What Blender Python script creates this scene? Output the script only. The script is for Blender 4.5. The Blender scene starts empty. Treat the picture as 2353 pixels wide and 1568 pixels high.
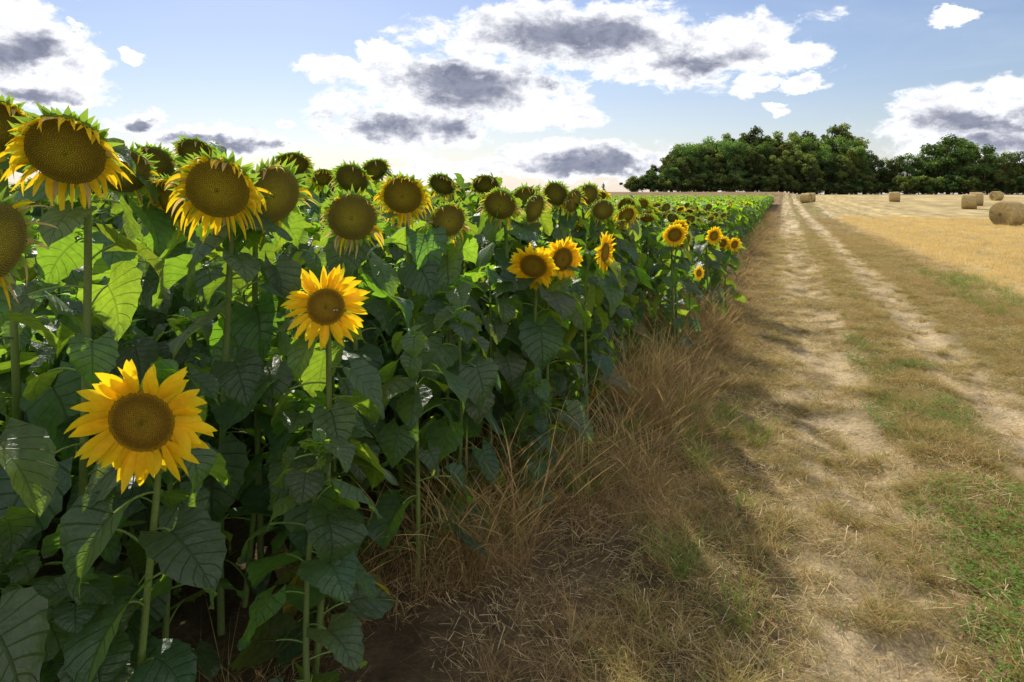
import bpy, math, time
import numpy as np
from mathutils import Vector, Matrix
T0=time.time()
RNG=np.random.RandomState(11)
sc=bpy.context.scene
sc.view_settings.view_transform='Standard'; sc.view_settings.look='None'; sc.view_settings.exposure=0

# ------------------------------------------------------------------ helpers
def nrm(v):
    v=np.asarray(v,float); return v/(np.linalg.norm(v)+1e-12)
def sm(a,b,x):
    t=np.clip((np.asarray(x,float)-a)/(b-a),0,1); return t*t*(3-2*t)
def _h(a,b,s):
    v=np.sin(a*127.1+b*311.7+s*74.7)*43758.5453
    return v-np.floor(v)
def vn(x,y,s=0):
    x=np.asarray(x,float); y=np.asarray(y,float)
    xi=np.floor(x); yi=np.floor(y); fx=x-xi; fy=y-yi
    fx=fx*fx*(3-2*fx); fy=fy*fy*(3-2*fy)
    return (_h(xi,yi,s)*(1-fx)+_h(xi+1,yi,s)*fx)*(1-fy)+(_h(xi,yi+1,s)*(1-fx)+_h(xi+1,yi+1,s)*fx)*fy
def fbm(x,y,s=0,o=4):
    r=0; a=.5
    for i in range(o):
        r=r+a*vn(x*2**i,y*2**i,s+i*3); a*=.5
    return r
TX,TY=.3698,.929
def st(X,Y): return .929*X-.3698*Y, .3698*X+.929*Y
def xy(s,t): return .929*s+.3698*t, -.3698*s+.929*t
def ladder(s,t): return vn(t*5.0+.9*fbm(s*3,t*2,55),s*1.9,5)
def clump(s,t): return fbm(s*3.2,t*4.2,41,4)
def ground_z(X,Y):
    X=np.asarray(X,float); Y=np.asarray(Y,float)
    s,t=st(X,Y)
    a=sm(35,150,Y); lf=sm(-1,4,s)
    z=a*(.6+1.15*lf)+(1-lf)*1.65*sm(98,128,Y)
    z=z-sm(190,900,Y)*3
    near=1-sm(60,120,np.abs(t))
    rut=np.exp(-((s-.40)/.30)**2)+np.exp(-((s-1.62)/.26)**2)
    z=z+near*(-.045*rut+.035*np.exp(-((s-1.0)/.25)**2))
    z=z+near*rut*(ladder(s,t)-.5)*.07
    z=z+near*(fbm(s*2.2,t*2.2,1)-.45)*.07*(1-.5*np.clip(rut,0,1))
    z=z+near*(clump(s,t)-.45)*.06*np.exp(-((s-1.0)/2.0)**4)
    z=z+near*(fbm(s*9,t*9,8,2)-.4)*.035
    return z

class MB:
    def __init__(s): s.V=[];s.T=[];s.M=[];s.C=[];s.U=[];s.n=0
    def add(s,v,t,mat,col,uv=None):
        v=np.asarray(v,float); t=np.asarray(t,int)
        c=np.asarray(col,float)
        if c.ndim==1: c=np.tile(c,(len(v),1))
        s.V.append(v); s.T.append(t+s.n); s.M.append(np.full(len(t),mat))
        s.C.append(c[:,:3]); s.U.append(uv if uv is not None else np.zeros((len(v),3))); s.n+=len(v)
    def merge(s,o,M,C):
        if not o.V: return
        V=np.concatenate(o.V)@np.asarray(M).T+np.asarray(C)
        s.V.append(V); s.T.append(np.concatenate(o.T)+s.n); s.M.append(np.concatenate(o.M))
        s.C.append(np.concatenate(o.C)); s.U.append(np.concatenate(o.U)); s.n+=len(V)
    def mesh(s,name,mats,smooth=True):
        V=np.concatenate(s.V); T=np.concatenate(s.T); M=np.concatenate(s.M); C=np.concatenate(s.C); U=np.concatenate(s.U)
        me=bpy.data.meshes.new(name)
        me.vertices.add(len(V)); me.vertices.foreach_set('co',V.astype(np.float32).ravel())
        me.loops.add(len(T)*3); me.loops.foreach_set('vertex_index',T.astype(np.int32).ravel())
        me.polygons.add(len(T)); me.polygons.foreach_set('loop_start',(np.arange(len(T))*3).astype(np.int32))
        for m in mats: me.materials.append(m)
        me.polygons.foreach_set('material_index',M.astype(np.int32))
        me.polygons.foreach_set('use_smooth',np.full(len(T),smooth))
        a=me.attributes.new('Col','FLOAT_COLOR','POINT')
        a.data.foreach_set('color',np.concatenate([C,np.ones((len(C),1))],1).astype(np.float32).ravel())
        a=me.attributes.new('luv','FLOAT_VECTOR','POINT'); a.data.foreach_set('vector',U.astype(np.float32).ravel())
        me.update(calc_edges=True)
        return me
    def obj(s,name,mats,link=True,smooth=True):
        o=bpy.data.objects.new(name,s.mesh(name,mats,smooth))
        if link: sc.collection.objects.link(o)
        return o
_gt={}
def gridT(nu,ns,wrap=False):
    k=(nu,ns,wrap)
    if k in _gt: return _gt[k]
    w=ns if wrap else ns+1
    T=[]
    for i in range(nu):
        for j in range(ns):
            a=i*w+j; b=i*w+(j+1)%w; c=a+w; d=b+w
            T+= [(a,b,d),(a,d,c)]
    _gt[k]=np.array(T); return _gt[k]
def tube(mb,P,rad,sides,mat,col,ref=(1,.1,0)):
    P=np.asarray(P,float); n=len(P)
    tan=np.gradient(P,axis=0); tan/=np.linalg.norm(tan,axis=1)[:,None]+1e-12
    a=np.cross(tan,np.asarray(ref,float)); a/=np.linalg.norm(a,axis=1)[:,None]+1e-12
    b=np.cross(tan,a)
    th=np.arange(sides)*2*math.pi/sides
    rad=np.broadcast_to(rad,(n,))
    V=P[:,None,:]+rad[:,None,None]*(np.cos(th)[None,:,None]*a[:,None,:]+np.sin(th)[None,:,None]*b[:,None,:])
    mb.add(V.reshape(-1,3),gridT(n-1,sides,True),mat,col)
def ball(mb,c,r,mat,col,nu=6,ns=10,M=None):
    ph=np.linspace(0,math.pi,nu+1); th=np.arange(ns)*2*math.pi/ns
    P,Q=np.meshgrid(ph,th,indexing='ij')
    V=np.stack([np.sin(P)*np.cos(Q),np.sin(P)*np.sin(Q),np.cos(P)],-1).reshape(-1,3)*np.asarray(r)
    if M is not None: V=V@np.asarray(M).T
    mb.add(V+np.asarray(c),gridT(nu,ns,True),mat,col)

# ------------------------------------------------------------------ materials
def newmat(name):
    m=bpy.data.materials.new(name); m.use_nodes=True; nt=m.node_tree; nt.nodes.clear()
    return m,nt,nt.nodes,nt.links
def M_(nt,op,a,b=None,c=None,clamp=False):
    n=nt.nodes.new('ShaderNodeMath'); n.operation=op; n.use_clamp=clamp
    for i,x in enumerate((a,b,c)):
        if x is None: continue
        if isinstance(x,(int,float)): n.inputs[i].default_value=x
        else: nt.links.new(x,n.inputs[i])
    return n.outputs[0]
def mixc(nt,f,a,b,bt='MIX'):
    n=nt.nodes.new('ShaderNodeMix'); n.data_type='RGBA'; n.blend_type=bt
    for sk,x in ((n.inputs[0],f),(n.inputs[6],a),(n.inputs[7],b)):
        if isinstance(x,(int,float)): sk.default_value=x
        elif isinstance(x,tuple): sk.default_value=(*x,1)
        else: nt.links.new(x,sk)
    return n.outputs[2]
def tissue(name,rough,trans,tcol,noise_scale=40,bump=.15,veins=False,spec=.4,var=.35):
    m,nt,N,L=newmat(name)
    out=N.new('ShaderNodeOutputMaterial'); att=N.new('ShaderNodeAttribute'); att.attribute_name='Col'
    tc=N.new('ShaderNodeTexCoord'); no=N.new('ShaderNodeTexNoise'); no.inputs['Scale'].default_value=noise_scale; no.inputs['Detail'].default_value=3
    L.new(tc.outputs['Object'],no.inputs['Vector'])
    v=M_(nt,'MULTIPLY_ADD',no.outputs['Fac'],var*2,1-var)
    vc=N.new('ShaderNodeCombineXYZ'); 
    for i in range(3): L.new(v,vc.inputs[i])
    col=mixc(nt,1.0,att.outputs['Color'],vc.outputs[0],'MULTIPLY')
    hgt=no.outputs['Fac']
    tf=mixc(nt,1.0,col,tcol,'MULTIPLY')
    if veins:
        la=N.new('ShaderNodeAttribute'); la.attribute_name='luv'
        sp=N.new('ShaderNodeSeparateXYZ'); L.new(la.outputs['Vector'],sp.inputs[0])
        s=M_(nt,'ABSOLUTE',sp.outputs[1])
        w=M_(nt,'SUBTRACT',M_(nt,'MULTIPLY',sp.outputs[0],7.0),M_(nt,'MULTIPLY',s,1.7))
        fr=M_(nt,'ABSOLUTE',M_(nt,'SUBTRACT',M_(nt,'FRACT',w),.5))
        vl=M_(nt,'SUBTRACT',1.0,M_(nt,'MULTIPLY',M_(nt,'SUBTRACT',.5,fr),14.0),clamp=True)
        vm=M_(nt,'SUBTRACT',1.0,M_(nt,'MULTIPLY',s,22.0),clamp=True)
        ve=M_(nt,'MAXIMUM',M_(nt,'MULTIPLY',vl,.6),vm)
        col=mixc(nt,M_(nt,'MULTIPLY',ve,.35),col,(.13,.19,.07))
        tf=mixc(nt,M_(nt,'MULTIPLY',ve,.5),tf,(.25,.36,.05))
        hgt=M_(nt,'ADD',M_(nt,'MULTIPLY',no.outputs['Fac'],.9),M_(nt,'MULTIPLY',ve,-.8))
    bp=N.new('ShaderNodeBump'); bp.inputs['Strength'].default_value=bump; bp.inputs['Distance'].default_value=.012; L.new(hgt,bp.inputs['Height'])
    p=N.new('ShaderNodeBsdfPrincipled'); p.inputs['Roughness'].default_value=rough
    p.inputs['Specular IOR Level'].default_value=spec
    L.new(col,p.inputs['Base Color']); L.new(bp.outputs[0],p.inputs['Normal'])
    if trans>0:
        t=N.new('ShaderNodeBsdfTranslucent'); L.new(tf,t.inputs['Color']); L.new(bp.outputs[0],t.inputs['Normal'])
        mx=N.new('ShaderNodeMixShader'); mx.inputs[0].default_value=trans
        L.new(p.outputs[0],mx.inputs[1]); L.new(t.outputs[0],mx.inputs[2]); L.new(mx.outputs[0],out.inputs[0])
    else: L.new(p.outputs[0],out.inputs[0])
    return m
mLeaf=tissue('sunflower_leaf',.43,.40,(9.0,8.6,.9),34,.9,True,.55,.35)
mPetal=tissue('petal_tissue',.6,.5,(1.1,1.1,.8),60,.2,False,.2,.15)
mSolid=tissue('stem_and_disc',.8,0,(1,1,1),150,.3,False,.15,.35)
mGrass=tissue('grass_blades',.7,.35,(1.5,1.4,.95),8,.0,False,.2,.2)
mTree=tissue('tree_foliage',.6,.32,(3.4,3.7,1.0),.5,.0,False,.2,.35)
mBark=tissue('bark',.9,0,(1,1,1),6,.6,False,.1,.4)
mStraw=tissue('straw_bale',.9,.0,(1,1,1),26,1.0,False,.1,.45)
mCloth=tissue('cloth_and_skin',.8,0,(1,1,1),10,.1,False,.2,.1)
mWing=tissue('insect',.4,.0,(1,1,1),300,.1,False,.4,.1)
PL=[mLeaf,mPetal,mSolid]

# ------------------------------------------------------------------ sunflower parts
def leaf(mb,base,az,L,W,d0,d1,fold,wave,roll,rng,nu,ns,col):
    t=np.linspace(0,1,nu+1); s=np.linspace(-1,1,ns+1)
    ang=-(d0+d1*t); dl=L/nu
    mx=np.concatenate([[0],np.cumsum(np.cos(ang[:-1])*dl)]); mz=np.concatenate([[0],np.cumsum(np.sin(ang[:-1])*dl)])
    f=np.interp(t,[0,.1,.25,.4,.6,.8,.92,1],[.5,.84,1,.95,.7,.36,.14,.0])
    TT,SS=np.meshgrid(t,s,indexing='ij'); A=np.abs(SS)
    ff=np.repeat(f[:,None],ns+1,1)
    if nu>8:
        ser=1+.06*np.where(np.arange(nu+1)%2==0,1,-1)[:,None]*(A>.99)
        ff=ff*ser
    y=SS*W*ff
    back=-.24*L*A**1.5*(1-TT)**3
    ph=rng.rand()*6
    off=fold*np.abs(y)+wave*L*np.sin(TT*9+ph+SS*1.5)*A**2+.25*wave*L*np.sin(TT*26+ph*2+SS*4)*A
    ca=np.cos(ang)[:,None]; sa=np.sin(ang)[:,None]
    X=mx[:,None]+ca*back-sa*off; Z=mz[:,None]+sa*back+ca*off
    cr,sr=math.cos(roll),math.sin(roll)
    Y2=y*cr-(Z-mz[:,None])*sr; Z2=mz[:,None]+y*sr+(Z-mz[:,None])*cr
    c,s_=math.cos(az),math.sin(az)
    V=np.stack([X*c-Y2*s_,X*s_+Y2*c,Z2],-1).reshape(-1,3)+base
    uv=np.stack([TT,SS,np.zeros_like(TT)],-1).reshape(-1,3)
    mb.add(V,gridT(nu,ns),0,col,uv)

def strip(mb,P0,d0,side,L,W,n,bend,k,prof,mat,c0,c1,cols=3,crease=.35):
    p=np.array(P0,float); d=nrm(d0); side=np.array(side,float)
    V=[];C=[]
    for i in range(n+1):
        sd=nrm(side-d*np.dot(d,side)); nn=np.cross(sd,d); w=W*prof(i/n)
        if cols==3: V+=[p-sd*w,p-nn*crease*w,p+sd*w]
        else: V+=[p-sd*w,p+sd*w]
        c=np.array(c0)*(1-i/n)+np.array(c1)*(i/n); C+=[c]*cols
        p=p+d*L/n; d=nrm(d+np.asarray(bend)*k/n)
    mb.add(V,gridT(n,cols-1),mat,np.array(C))
pet=lambda t: np.interp(t,[0,.2,.5,.75,.9,1],[.5,.85,1,.72,.36,.02])
brc=lambda t: np.interp(t,[0,.3,.6,1],[1,.95,.5,.02])
wil=lambda t: np.interp(t,[0,.3,.7,1],[.8,.7,.5,.05])

def frame(F):
    F=nrm(F); x=nrm(np.cross([0,0,1],F)); y=np.cross(F,x)
    return np.stack([x,y,F],1)
def head(mb,C,F,R,kind,lod,rng,pl=1.0):
    hb=MB(); M=frame(F); g=M.T@np.array([0,0,-1.0])
    dome=.16*R if kind!='fresh' else .10*R
    nr,na=[(7,36),(4,18),(3,9)][lod]
    rr=np.linspace(0,1,nr+1); th=np.arange(na)*2*math.pi/na
    RR,TH=np.meshgrid(rr,th,indexing='ij')
    zf=lambda r: dome*(1-r**2)-.35*dome*np.exp(-(r/.28)**2)
    if kind=='fresh': stops=[(.36,.27,.02),(.42,.26,.02),(.24,.14,.012),(.64,.40,.015)]
    elif kind=='aging': stops=[(.50,.42,.03),(.40,.31,.025),(.26,.20,.02),(.36,.28,.03)]
    else: stops=[(.42,.40,.045),(.32,.28,.03),(.19,.165,.03),(.24,.22,.035)]
    sa=np.array(stops)*rng.uniform(.8,1.15)
    colr=lambda r: np.stack([np.interp(r,[0,.4,.8,1],sa[:,i]) for i in range(3)],-1)
    V=np.stack([RR*np.cos(TH)*R,RR*np.sin(TH)*R,zf(RR)-.02*R],-1).reshape(-1,3)
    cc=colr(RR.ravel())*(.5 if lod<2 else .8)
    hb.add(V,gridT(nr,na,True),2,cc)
    NS=[820,170,0][lod]
    if NS:
        i=np.arange(NS)+.5; r=np.sqrt(i/NS); a=i*2.39996
        hs=.72*math.sqrt(math.pi/NS)*R*.62; hh=hs*(1.0 if kind!='fresh' else 1.5)*rng.uniform(.6,1.3,NS)
        cx,cy=r*np.cos(a)*R,r*np.sin(a)*R; cz=zf(r)-.015*R
        er=np.stack([np.cos(a),np.sin(a)],-1); et=np.stack([-np.sin(a),np.cos(a)],-1)
        base=np.stack([cx,cy],-1)
        P=[base+er*hs,base+et*hs*.8,base-er*hs,base-et*hs*.8]
        Vs=np.zeros((NS,5,3))
        for j in range(4): Vs[:,j,:2]=P[j]; Vs[:,j,2]=cz
        Vs[:,4,:2]=base; Vs[:,4,2]=cz+hh
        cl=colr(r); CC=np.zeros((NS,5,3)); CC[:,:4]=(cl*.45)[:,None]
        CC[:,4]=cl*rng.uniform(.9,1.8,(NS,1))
        Tt=np.array([(0,1,4),(1,2,4),(2,3,4),(3,0,4)])
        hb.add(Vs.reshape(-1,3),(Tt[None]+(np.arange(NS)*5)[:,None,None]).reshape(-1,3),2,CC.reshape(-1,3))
    prof=[(1.0,-.02),(1.06,-.10),(.95,-.25),(.6,-.40),(.25,-.5),(.12,-.62)]
    Vb=np.array([[p*R*math.cos(t),p*R*math.sin(t),z*R] for p,z in prof for t in th])
    hb.add(Vb,gridT(len(prof)-1,na,True),1,(.19,.29,.05))
    nb=[26,16,8][lod]; rows=[2,2,1][lod]; nseg=[4,2,1][lod]; cols=[3,3,2][lod]
    for k in range(rows):
        for j in range(nb):
            a=(j+.5*k+rng.uniform(-.3,.3))*2*math.pi/nb; e=np.array([math.cos(a),math.sin(a),0]); sd=np.array([-math.sin(a),math.cos(a),0])
            fwd=rng.uniform(-.1,.75) if kind!='fresh' else rng.uniform(-.8,-.2)
            g_=rng.uniform(.75,1.25)
            strip(hb,e*R*1.0+np.array([0,0,-.06*R-.05*R*k]),e+np.array([rng.uniform(-.25,.25),rng.uniform(-.25,.25),fwd]),sd,R*rng.uniform(.26,.56)*(1 if lod<2 else 1.2),R*.10*rng.uniform(.7,1.2)*(1 if lod<2 else 1.6),nseg,np.array([rng.uniform(-.7,.7),rng.uniform(-.7,.7),1.0]),rng.uniform(-.5,1.0),brc,1,
                  (.22*g_,.36*g_,.045),(.32*g_,.47*g_,.06),cols,.3)
    if kind=='fresh':
        n=[22,15,9][lod]
        for k in range(3 if lod==0 else 2 if lod==1 else 1):
            for j in range(n):
                if k==2 and rng.rand()<.3: continue
                a=(j+.5*(k%2)+rng.uniform(-.35,.35))*2*math.pi/n; e=np.array([math.cos(a),math.sin(a),0]); sd=np.array([-math.sin(a),math.cos(a),rng.uniform(-.5,.5)])
                y_=rng.uniform(.9,1.08)
                strip(hb,e*R*.97+np.array([0,0,.02*R*(1-k)]),e+np.array([rng.uniform(-.22,.22),rng.uniform(-.22,.22),rng.uniform(-.15,.5)-.15*k]),sd,R*pl*rng.uniform(.65,1.18),R*(.185 if lod<2 else .26)*rng.uniform(.75,1.2),[7,3,2][lod],
                      g*.6+np.array([rng.uniform(-.5,.5),rng.uniform(-.5,.5),rng.uniform(-.8,.6)]),rng.uniform(.2,1.2),pet,1,(.90*y_,.56*y_,.010),(.95*y_,.72*y_,.02),cols,.3)
    else:
        n=[54,24,8][lod]; keep=.97 if kind=='aging' else .42
        if lod==2: keep*=.75
        for j in range(n):
            a=(j+rng.uniform(-.3,.3))*2*math.pi/n; e=np.array([math.cos(a),math.sin(a),0])
            up=-np.dot(e,g)
            if rng.rand()>keep: continue
            sd=np.array([-math.sin(a),math.cos(a),rng.uniform(-.8,.8)])
            yel=rng.rand()<(.92 if kind=='aging' else .45)
            c0=np.array([.90,.58,.012]) if yel else np.array([.58,.40,.14]); c0=c0*rng.uniform(.8,1.1)
            c1=np.array([.94,.68,.02]) if yel else np.array([.72,.55,.28])
            fw=rng.uniform(.3,.9) if up>0.1 else rng.uniform(-.2,.5)
            strip(hb,e*R*.98,e*(.6 if up>.1 else 1.0)+np.array([0,0,fw]),sd,R*rng.uniform(.5,1.05)*(.8 if up>.1 else 1),R*(.10 if kind=='aging' else .075)*(1 if lod<2 else 1.7)*rng.uniform(.6,1.3),[6,3,2][lod],
                  g+rng.uniform(-.5,.5,3),rng.uniform(.8,2.8),wil,1,c0,c1,cols,.6)
    mb.merge(hb,M,C)

def plant(mb,base,C,F,R,kind,lod,rng,nleaf=16,LL=.2,pl=1.0,low=.1,headless=False):
    base=np.asarray(base,float); C=np.asarray(C,float); F=nrm(F)
    h=C[2]-base[2]
    A=C-F*(.5*R); 
    P0=base; P1=base+np.array([rng.uniform(-.06,.06),rng.uniform(-.06,.06),h*.55]); P2=A-F*min(.22,.14*h+.03)-np.array([rng.uniform(-.03,.03),0,.05]); P3=A
    if headless: P2=C-np.array([0,0,.2]); P3=C
    n=[18,9,4][lod]; t=np.linspace(0,1,n+1)[:,None]
    P=(1-t)**3*P0+3*(1-t)**2*t*P1+3*(1-t)*t*t*P2+t**3*P3
    rad=np.interp(t[:,0],[0,.6,.93,1],[.0135,.0115,.009,.013])*(h/1.5)**.5
    if headless: rad=rad*np.interp(t[:,0],[0,.7,1],[1,.8,.3])
    g_=rng.uniform(.8,1.15)
    tube(mb,P,rad,[8,5,3][lod],2,(.14*g_,.19*g_,.055))
    nu,ns=[(12,8),(6,4),(3,2)][lod]
    az=rng.rand()*6.28
    for i in range(nleaf):
        fr=low+(.90-low)*(i/(nleaf-1))**.9 if not headless else low+(.98-low)*(i/(nleaf-1))
        az+=2.4+rng.uniform(-.35,.35)
        a_=az
        if not headless and fr>.74 and math.cos(az+math.pi/2)>.3: a_=az+math.pi   # top leaves sit behind the nodding head
        k=fr*n; i0=min(int(k),n-1); p=P[i0]*(1-(k-i0))+P[i0+1]*(k-i0)
        size=np.interp(fr,[0,.25,.7,.9,1],[.8,1.05,1.0,.7,.45])*LL*rng.uniform(.65,1.25)
        pe=np.interp(fr,[0,.5,.9,1],[.16,.15,.08,.04])*rng.uniform(.7,1.3)*(LL/.2)
        el=rng.uniform(.25,.95)
        o=np.array([math.cos(a_),math.sin(a_),0]); up=np.array([0,0,1.])
        q=[p+ (o*math.cos(el)*x+up*(math.sin(el)*x-.35*x*x))*pe for x in np.linspace(0,1,[5,4,3][lod])]
        if lod<2: tube(mb,q,[.0036,.003][lod],[5,3][lod],2,(.18,.26,.07),ref=(0,0,1))
        gg=rng.uniform(.7,1.3); yy=rng.uniform(.85,1.35)
        if fr<.22 and rng.rand()<.18: col=(.12,.10,.035)
        else: col=(.040*gg*yy,.076*gg,.040*gg)
        if lod==2: col=(.056*gg*yy,.105*gg,.034*gg)
        leaf(mb,q[-1],a_+rng.uniform(-.35,.35),size*1.12,size*.53,rng.uniform(.0,.95),rng.uniform(.4,1.5),rng.uniform(-.25,.4),rng.uniform(.03,.08),rng.uniform(-.65,.65),rng,nu,ns,col)
    if headless: 
        for j in range(5):
            leaf(mb,P[-1]-np.array([0,0,.02*j]),az+j*1.7,LL*.4,LL*.13,-.7,.8,.3,.03,0,rng,max(4,nu//2),ns,(.06,.12,.04))
    else:
        for j in range([3,2,0][lod]):
            pp=P[-3 if lod==0 else -2]
            leaf(mb,pp,rng.uniform(.3,2.84),LL*.5,LL*.16,rng.uniform(-.7,.1),rng.uniform(.4,1.2),.3,.03,rng.uniform(-.5,.5),rng,max(4,nu//2),ns,(.06,.115,.038))
        head(mb,C,F,R,kind,lod,rng,pl)
def face(yaw,pitch):
    y=math.radians(yaw); p=math.radians(pitch)
    return np.array([math.sin(y)*math.cos(p),-math.cos(y)*math.cos(p),-math.sin(p)])

# foreground sunflowers: x, y, z of head centre, disc radius, kind, yaw, pitch
HERO=[
(-1.373,2.10,1.832,.118,'aging',8,32,1),
(-1.086,2.52,1.719,.118,'aging',4,24,1),
(-.978,2.78,1.695,.120,'old',46,18,1),
(-1.84,3.24,1.808,.108,'old',28,25,1),
(-1.275,1.68,1.580,.100,'old',84,10,1),
(-1.832,3.96,1.932,.105,'old',-5,42,1),
(-1.668,3.36,1.672,.108,'aging',-25,25,1),
(-.638,2.34,1.315,.066,'fresh',12,2,1.25),
(-.976,1.80,1.100,.088,'fresh',4,10,1.05),
(-.732,3.12,1.594,.108,'old',4,14,1),
(-.576,3.60,1.693,.104,'aging',0,24,1),
(-.346,3.72,1.556,.090,'old',22,16,1),
(-1.013,4.32,1.796,.100,'old',-8,34,1),
(-1.015,5.04,1.876,.095,'old',35,40,1),
(-.077,4.32,1.632,.100,'old',-12,28,1),
(.095,4.80,1.660,.094,'old',16,22,1),
(.155,4.68,1.602,.098,'old',52,20,1),
(-.205,5.28,1.774,.094,'old',0,48,1),
(.355,5.52,1.70,.096,'old',-26,22,1),
(.499,5.52,1.647,.096,'old',50,18,1),
(.692,6.24,1.700,.094,'old',14,24,1),
(.124,3.96,1.284,.084,'fresh',-14,28,.85),
(.306,4.14,1.306,.076,'fresh',30,8,1.0),
(.638,4.68,1.304,.070,'fresh',56,5,1.1),
(1.602,6.72,1.302,.076,'fresh',5,18,.7),
(.799,6.00,1.562,.090,'old',0,22,1),
(2.662,9.0,1.155,.07,'fresh',20,10,1.0),
(1.757,6.96,1.23,.08,'old',30,20,1),
(1.972,7.2,.872,.040,'fresh',30,0,1.0),
(2.96,9.6,1.021,.06,'fresh',-5,12,.9),
(3.13,9.6,.997,.06,'fresh',20,12,.9),
(-.529,5.16,1.772,.095,'old',-20,40,1),
(-1.392,4.32,1.885,.10,'old',25,48,1),
(-1.85,2.44,1.94,.10,'aging',30,30,1),
(1.248,7.44,1.575,.09,'old',0,26,1),
(-1.904,3.60,1.854,.105,'old',20,32,1),
(1.95,8.0,1.30,.075,'fresh',10,25,.7),
(1.12,6.7,1.50,.085,'aging',20,25,1),
]
rng=np.random.RandomState(5)
beeinfo=None
for i,(x,y,z,r,k,yaw,pit,pl) in enumerate(HERO):
    F=face(yaw,pit)
    bx=x-F[0]*.12+rng.uniform(-.05,.05); by=y+.10+rng.uniform(-.02,.05)
    if i==7: bx,by=-.70,2.42
    if i==8: bx,by=-1.06,1.90
    mb=MB(); gz=float(ground_z(bx,by))
    nl=17 if k=='fresh' and i<24 else 19
    LLs=.175 if i in (7,8) else (.20 if y<5 else .19)
    if i in(27,28): nl,LLs=10,.13
    if i==4: nl,LLs=13,.17
    C=np.array([x,y,z])
    plant(mb,np.array([0,0,0.]),C-np.array([bx,by,gz-.02]),F,r,k,0,rng,nl,LLs,pl,low=.10)
    o=mb.obj('sunflower',PL); o.location=(bx,by,gz-.02)
    if i==7: beeinfo=(C,F,r)

# ------------------------------------------------------------------ scatter through geometry nodes
def scatter(name,protos,P,rot,scl,idx):
    col=bpy.data.collections.new(name+'_parts')
    for o in protos: col.objects.link(o)
    me=bpy.data.meshes.new(name); n=len(P)
    me.vertices.add(n); me.vertices.foreach_set('co',np.asarray(P,np.float32).ravel())
    a=me.attributes.new('rot','FLOAT_VECTOR','POINT'); a.data.foreach_set('vector',np.asarray(rot,np.float32).ravel())
    a=me.attributes.new('scl','FLOAT_VECTOR','POINT'); a.data.foreach_set('vector',np.asarray(scl,np.float32).ravel())
    a=me.attributes.new('idx','INT','POINT'); a.data.foreach_set('value',np.asarray(idx,np.int32))
    ob=bpy.data.objects.new(name,me); sc.collection.objects.link(ob)
    ng=bpy.data.node_groups.new(name,'GeometryNodeTree')
    ng.interface.new_socket('Geometry',in_out='INPUT',socket_type='NodeSocketGeometry')
    ng.interface.new_socket('Geometry',in_out='OUTPUT',socket_type='NodeSocketGeometry')
    gi=ng.nodes.new('NodeGroupInput'); go=ng.nodes.new('NodeGroupOutput'); ip=ng.nodes.new('GeometryNodeInstanceOnPoints')
    ci=ng.nodes.new('GeometryNodeCollectionInfo'); ci.inputs['Collection'].default_value=col
    ci.inputs['Separate Children'].default_value=True; ci.inputs['Reset Children'].default_value=True
    def na(nm,ty):
        q=ng.nodes.new('GeometryNodeInputNamedAttribute'); q.data_type=ty; q.inputs['Name'].default_value=nm; return q.outputs['Attribute']
    L=ng.links
    L.new(gi.outputs[0],ip.inputs['Points']); L.new(ci.outputs[0],ip.inputs['Instance']); ip.inputs['Pick Instance'].default_value=True
    L.new(na('idx','INT'),ip.inputs['Instance Index']); L.new(na('rot','FLOAT_VECTOR'),ip.inputs['Rotation']); L.new(na('scl','FLOAT_VECTOR'),ip.inputs['Scale'])
    L.new(ip.outputs[0],go.inputs[0])
    md=ob.modifiers.new('scatter','NODES'); md.node_group=ng
    return ob
def P3(X,Y,dz=0.): return np.stack([X,Y,ground_z(X,Y)+dz],-1)

rng=np.random.RandomState(21)
fill=[]
for i in range(8):
    mb=MB(); plant(mb,np.zeros(3),np.array([rng.uniform(-.05,.05),rng.uniform(-.05,.05),1.4]),(0,-1,0),.1,'old',0,rng,22,.20,headless=True,low=.06)
    fill.append(mb.obj('young_sunflower',PL,link=False))
pts=[];sc_=[]
for Y in np.arange(1.2,6.6,.35):
    for X in np.arange(-6,3,.35):
        x=X+rng.uniform(-.13,.13); y=Y+rng.uniform(-.13,.13); s,t=st(x,y)
        if s>-1.40 or x<-.85*y-1.6: continue
        lowp=y<2.15 and x>-1.9
        if lowp and y<1.62: continue
        if any((x-h[0])**2+(y-h[1]-.1)**2<.13**2 for h in HERO): continue
        hh=np.interp(y,[1.2,2.2,3,4.2,6.5],[.95,1.08,1.25,1.42,1.55])+rng.uniform(-.1,.08)
        if s>-1.8: hh*=.9
        if lowp: hh=rng.uniform(.55,.78)
        pts.append((x,y)); sc_.append(hh/1.4)
pts=np.array(pts); n=len(pts); sc_=np.array(sc_)
scatter('sunflower_foliage',fill,P3(pts[:,0],pts[:,1],-.02),np.stack([rng.uniform(-.06,.06,n),rng.uniform(-.06,.06,n),rng.rand(n)*6.28],-1),
        np.stack([sc_**.3,sc_**.3,sc_],-1),rng.randint(0,8,n))
mid=[];far=[]
for i in range(12):
    mb=MB(); k=['old','aging','old','old','old','aging','old','fresh','aging','old','old','fresh'][i]
    plant(mb,np.zeros(3),np.array([rng.uniform(-.05,.05),-.1,1.5]),face(rng.uniform(-30,40),rng.uniform(12,55)),.086 if k!='fresh' else .068,k,1,rng,20,.195,.9 if k=='fresh' else 1)
    mid.append(mb.obj('sunflower_mid',PL,link=False))
for i in range(8):
    mb=MB(); k=['fresh','aging','old','old','old','aging','fresh','old'][i]
    plant(mb,np.zeros(3),np.array([0,-.1,1.3]),face(rng.uniform(-40,50),rng.uniform(10,50)),.064,k,2,rng,18,.28,.65,low=.35)
    far.append(mb.obj('sunflower_far',PL,link=False))
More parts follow.
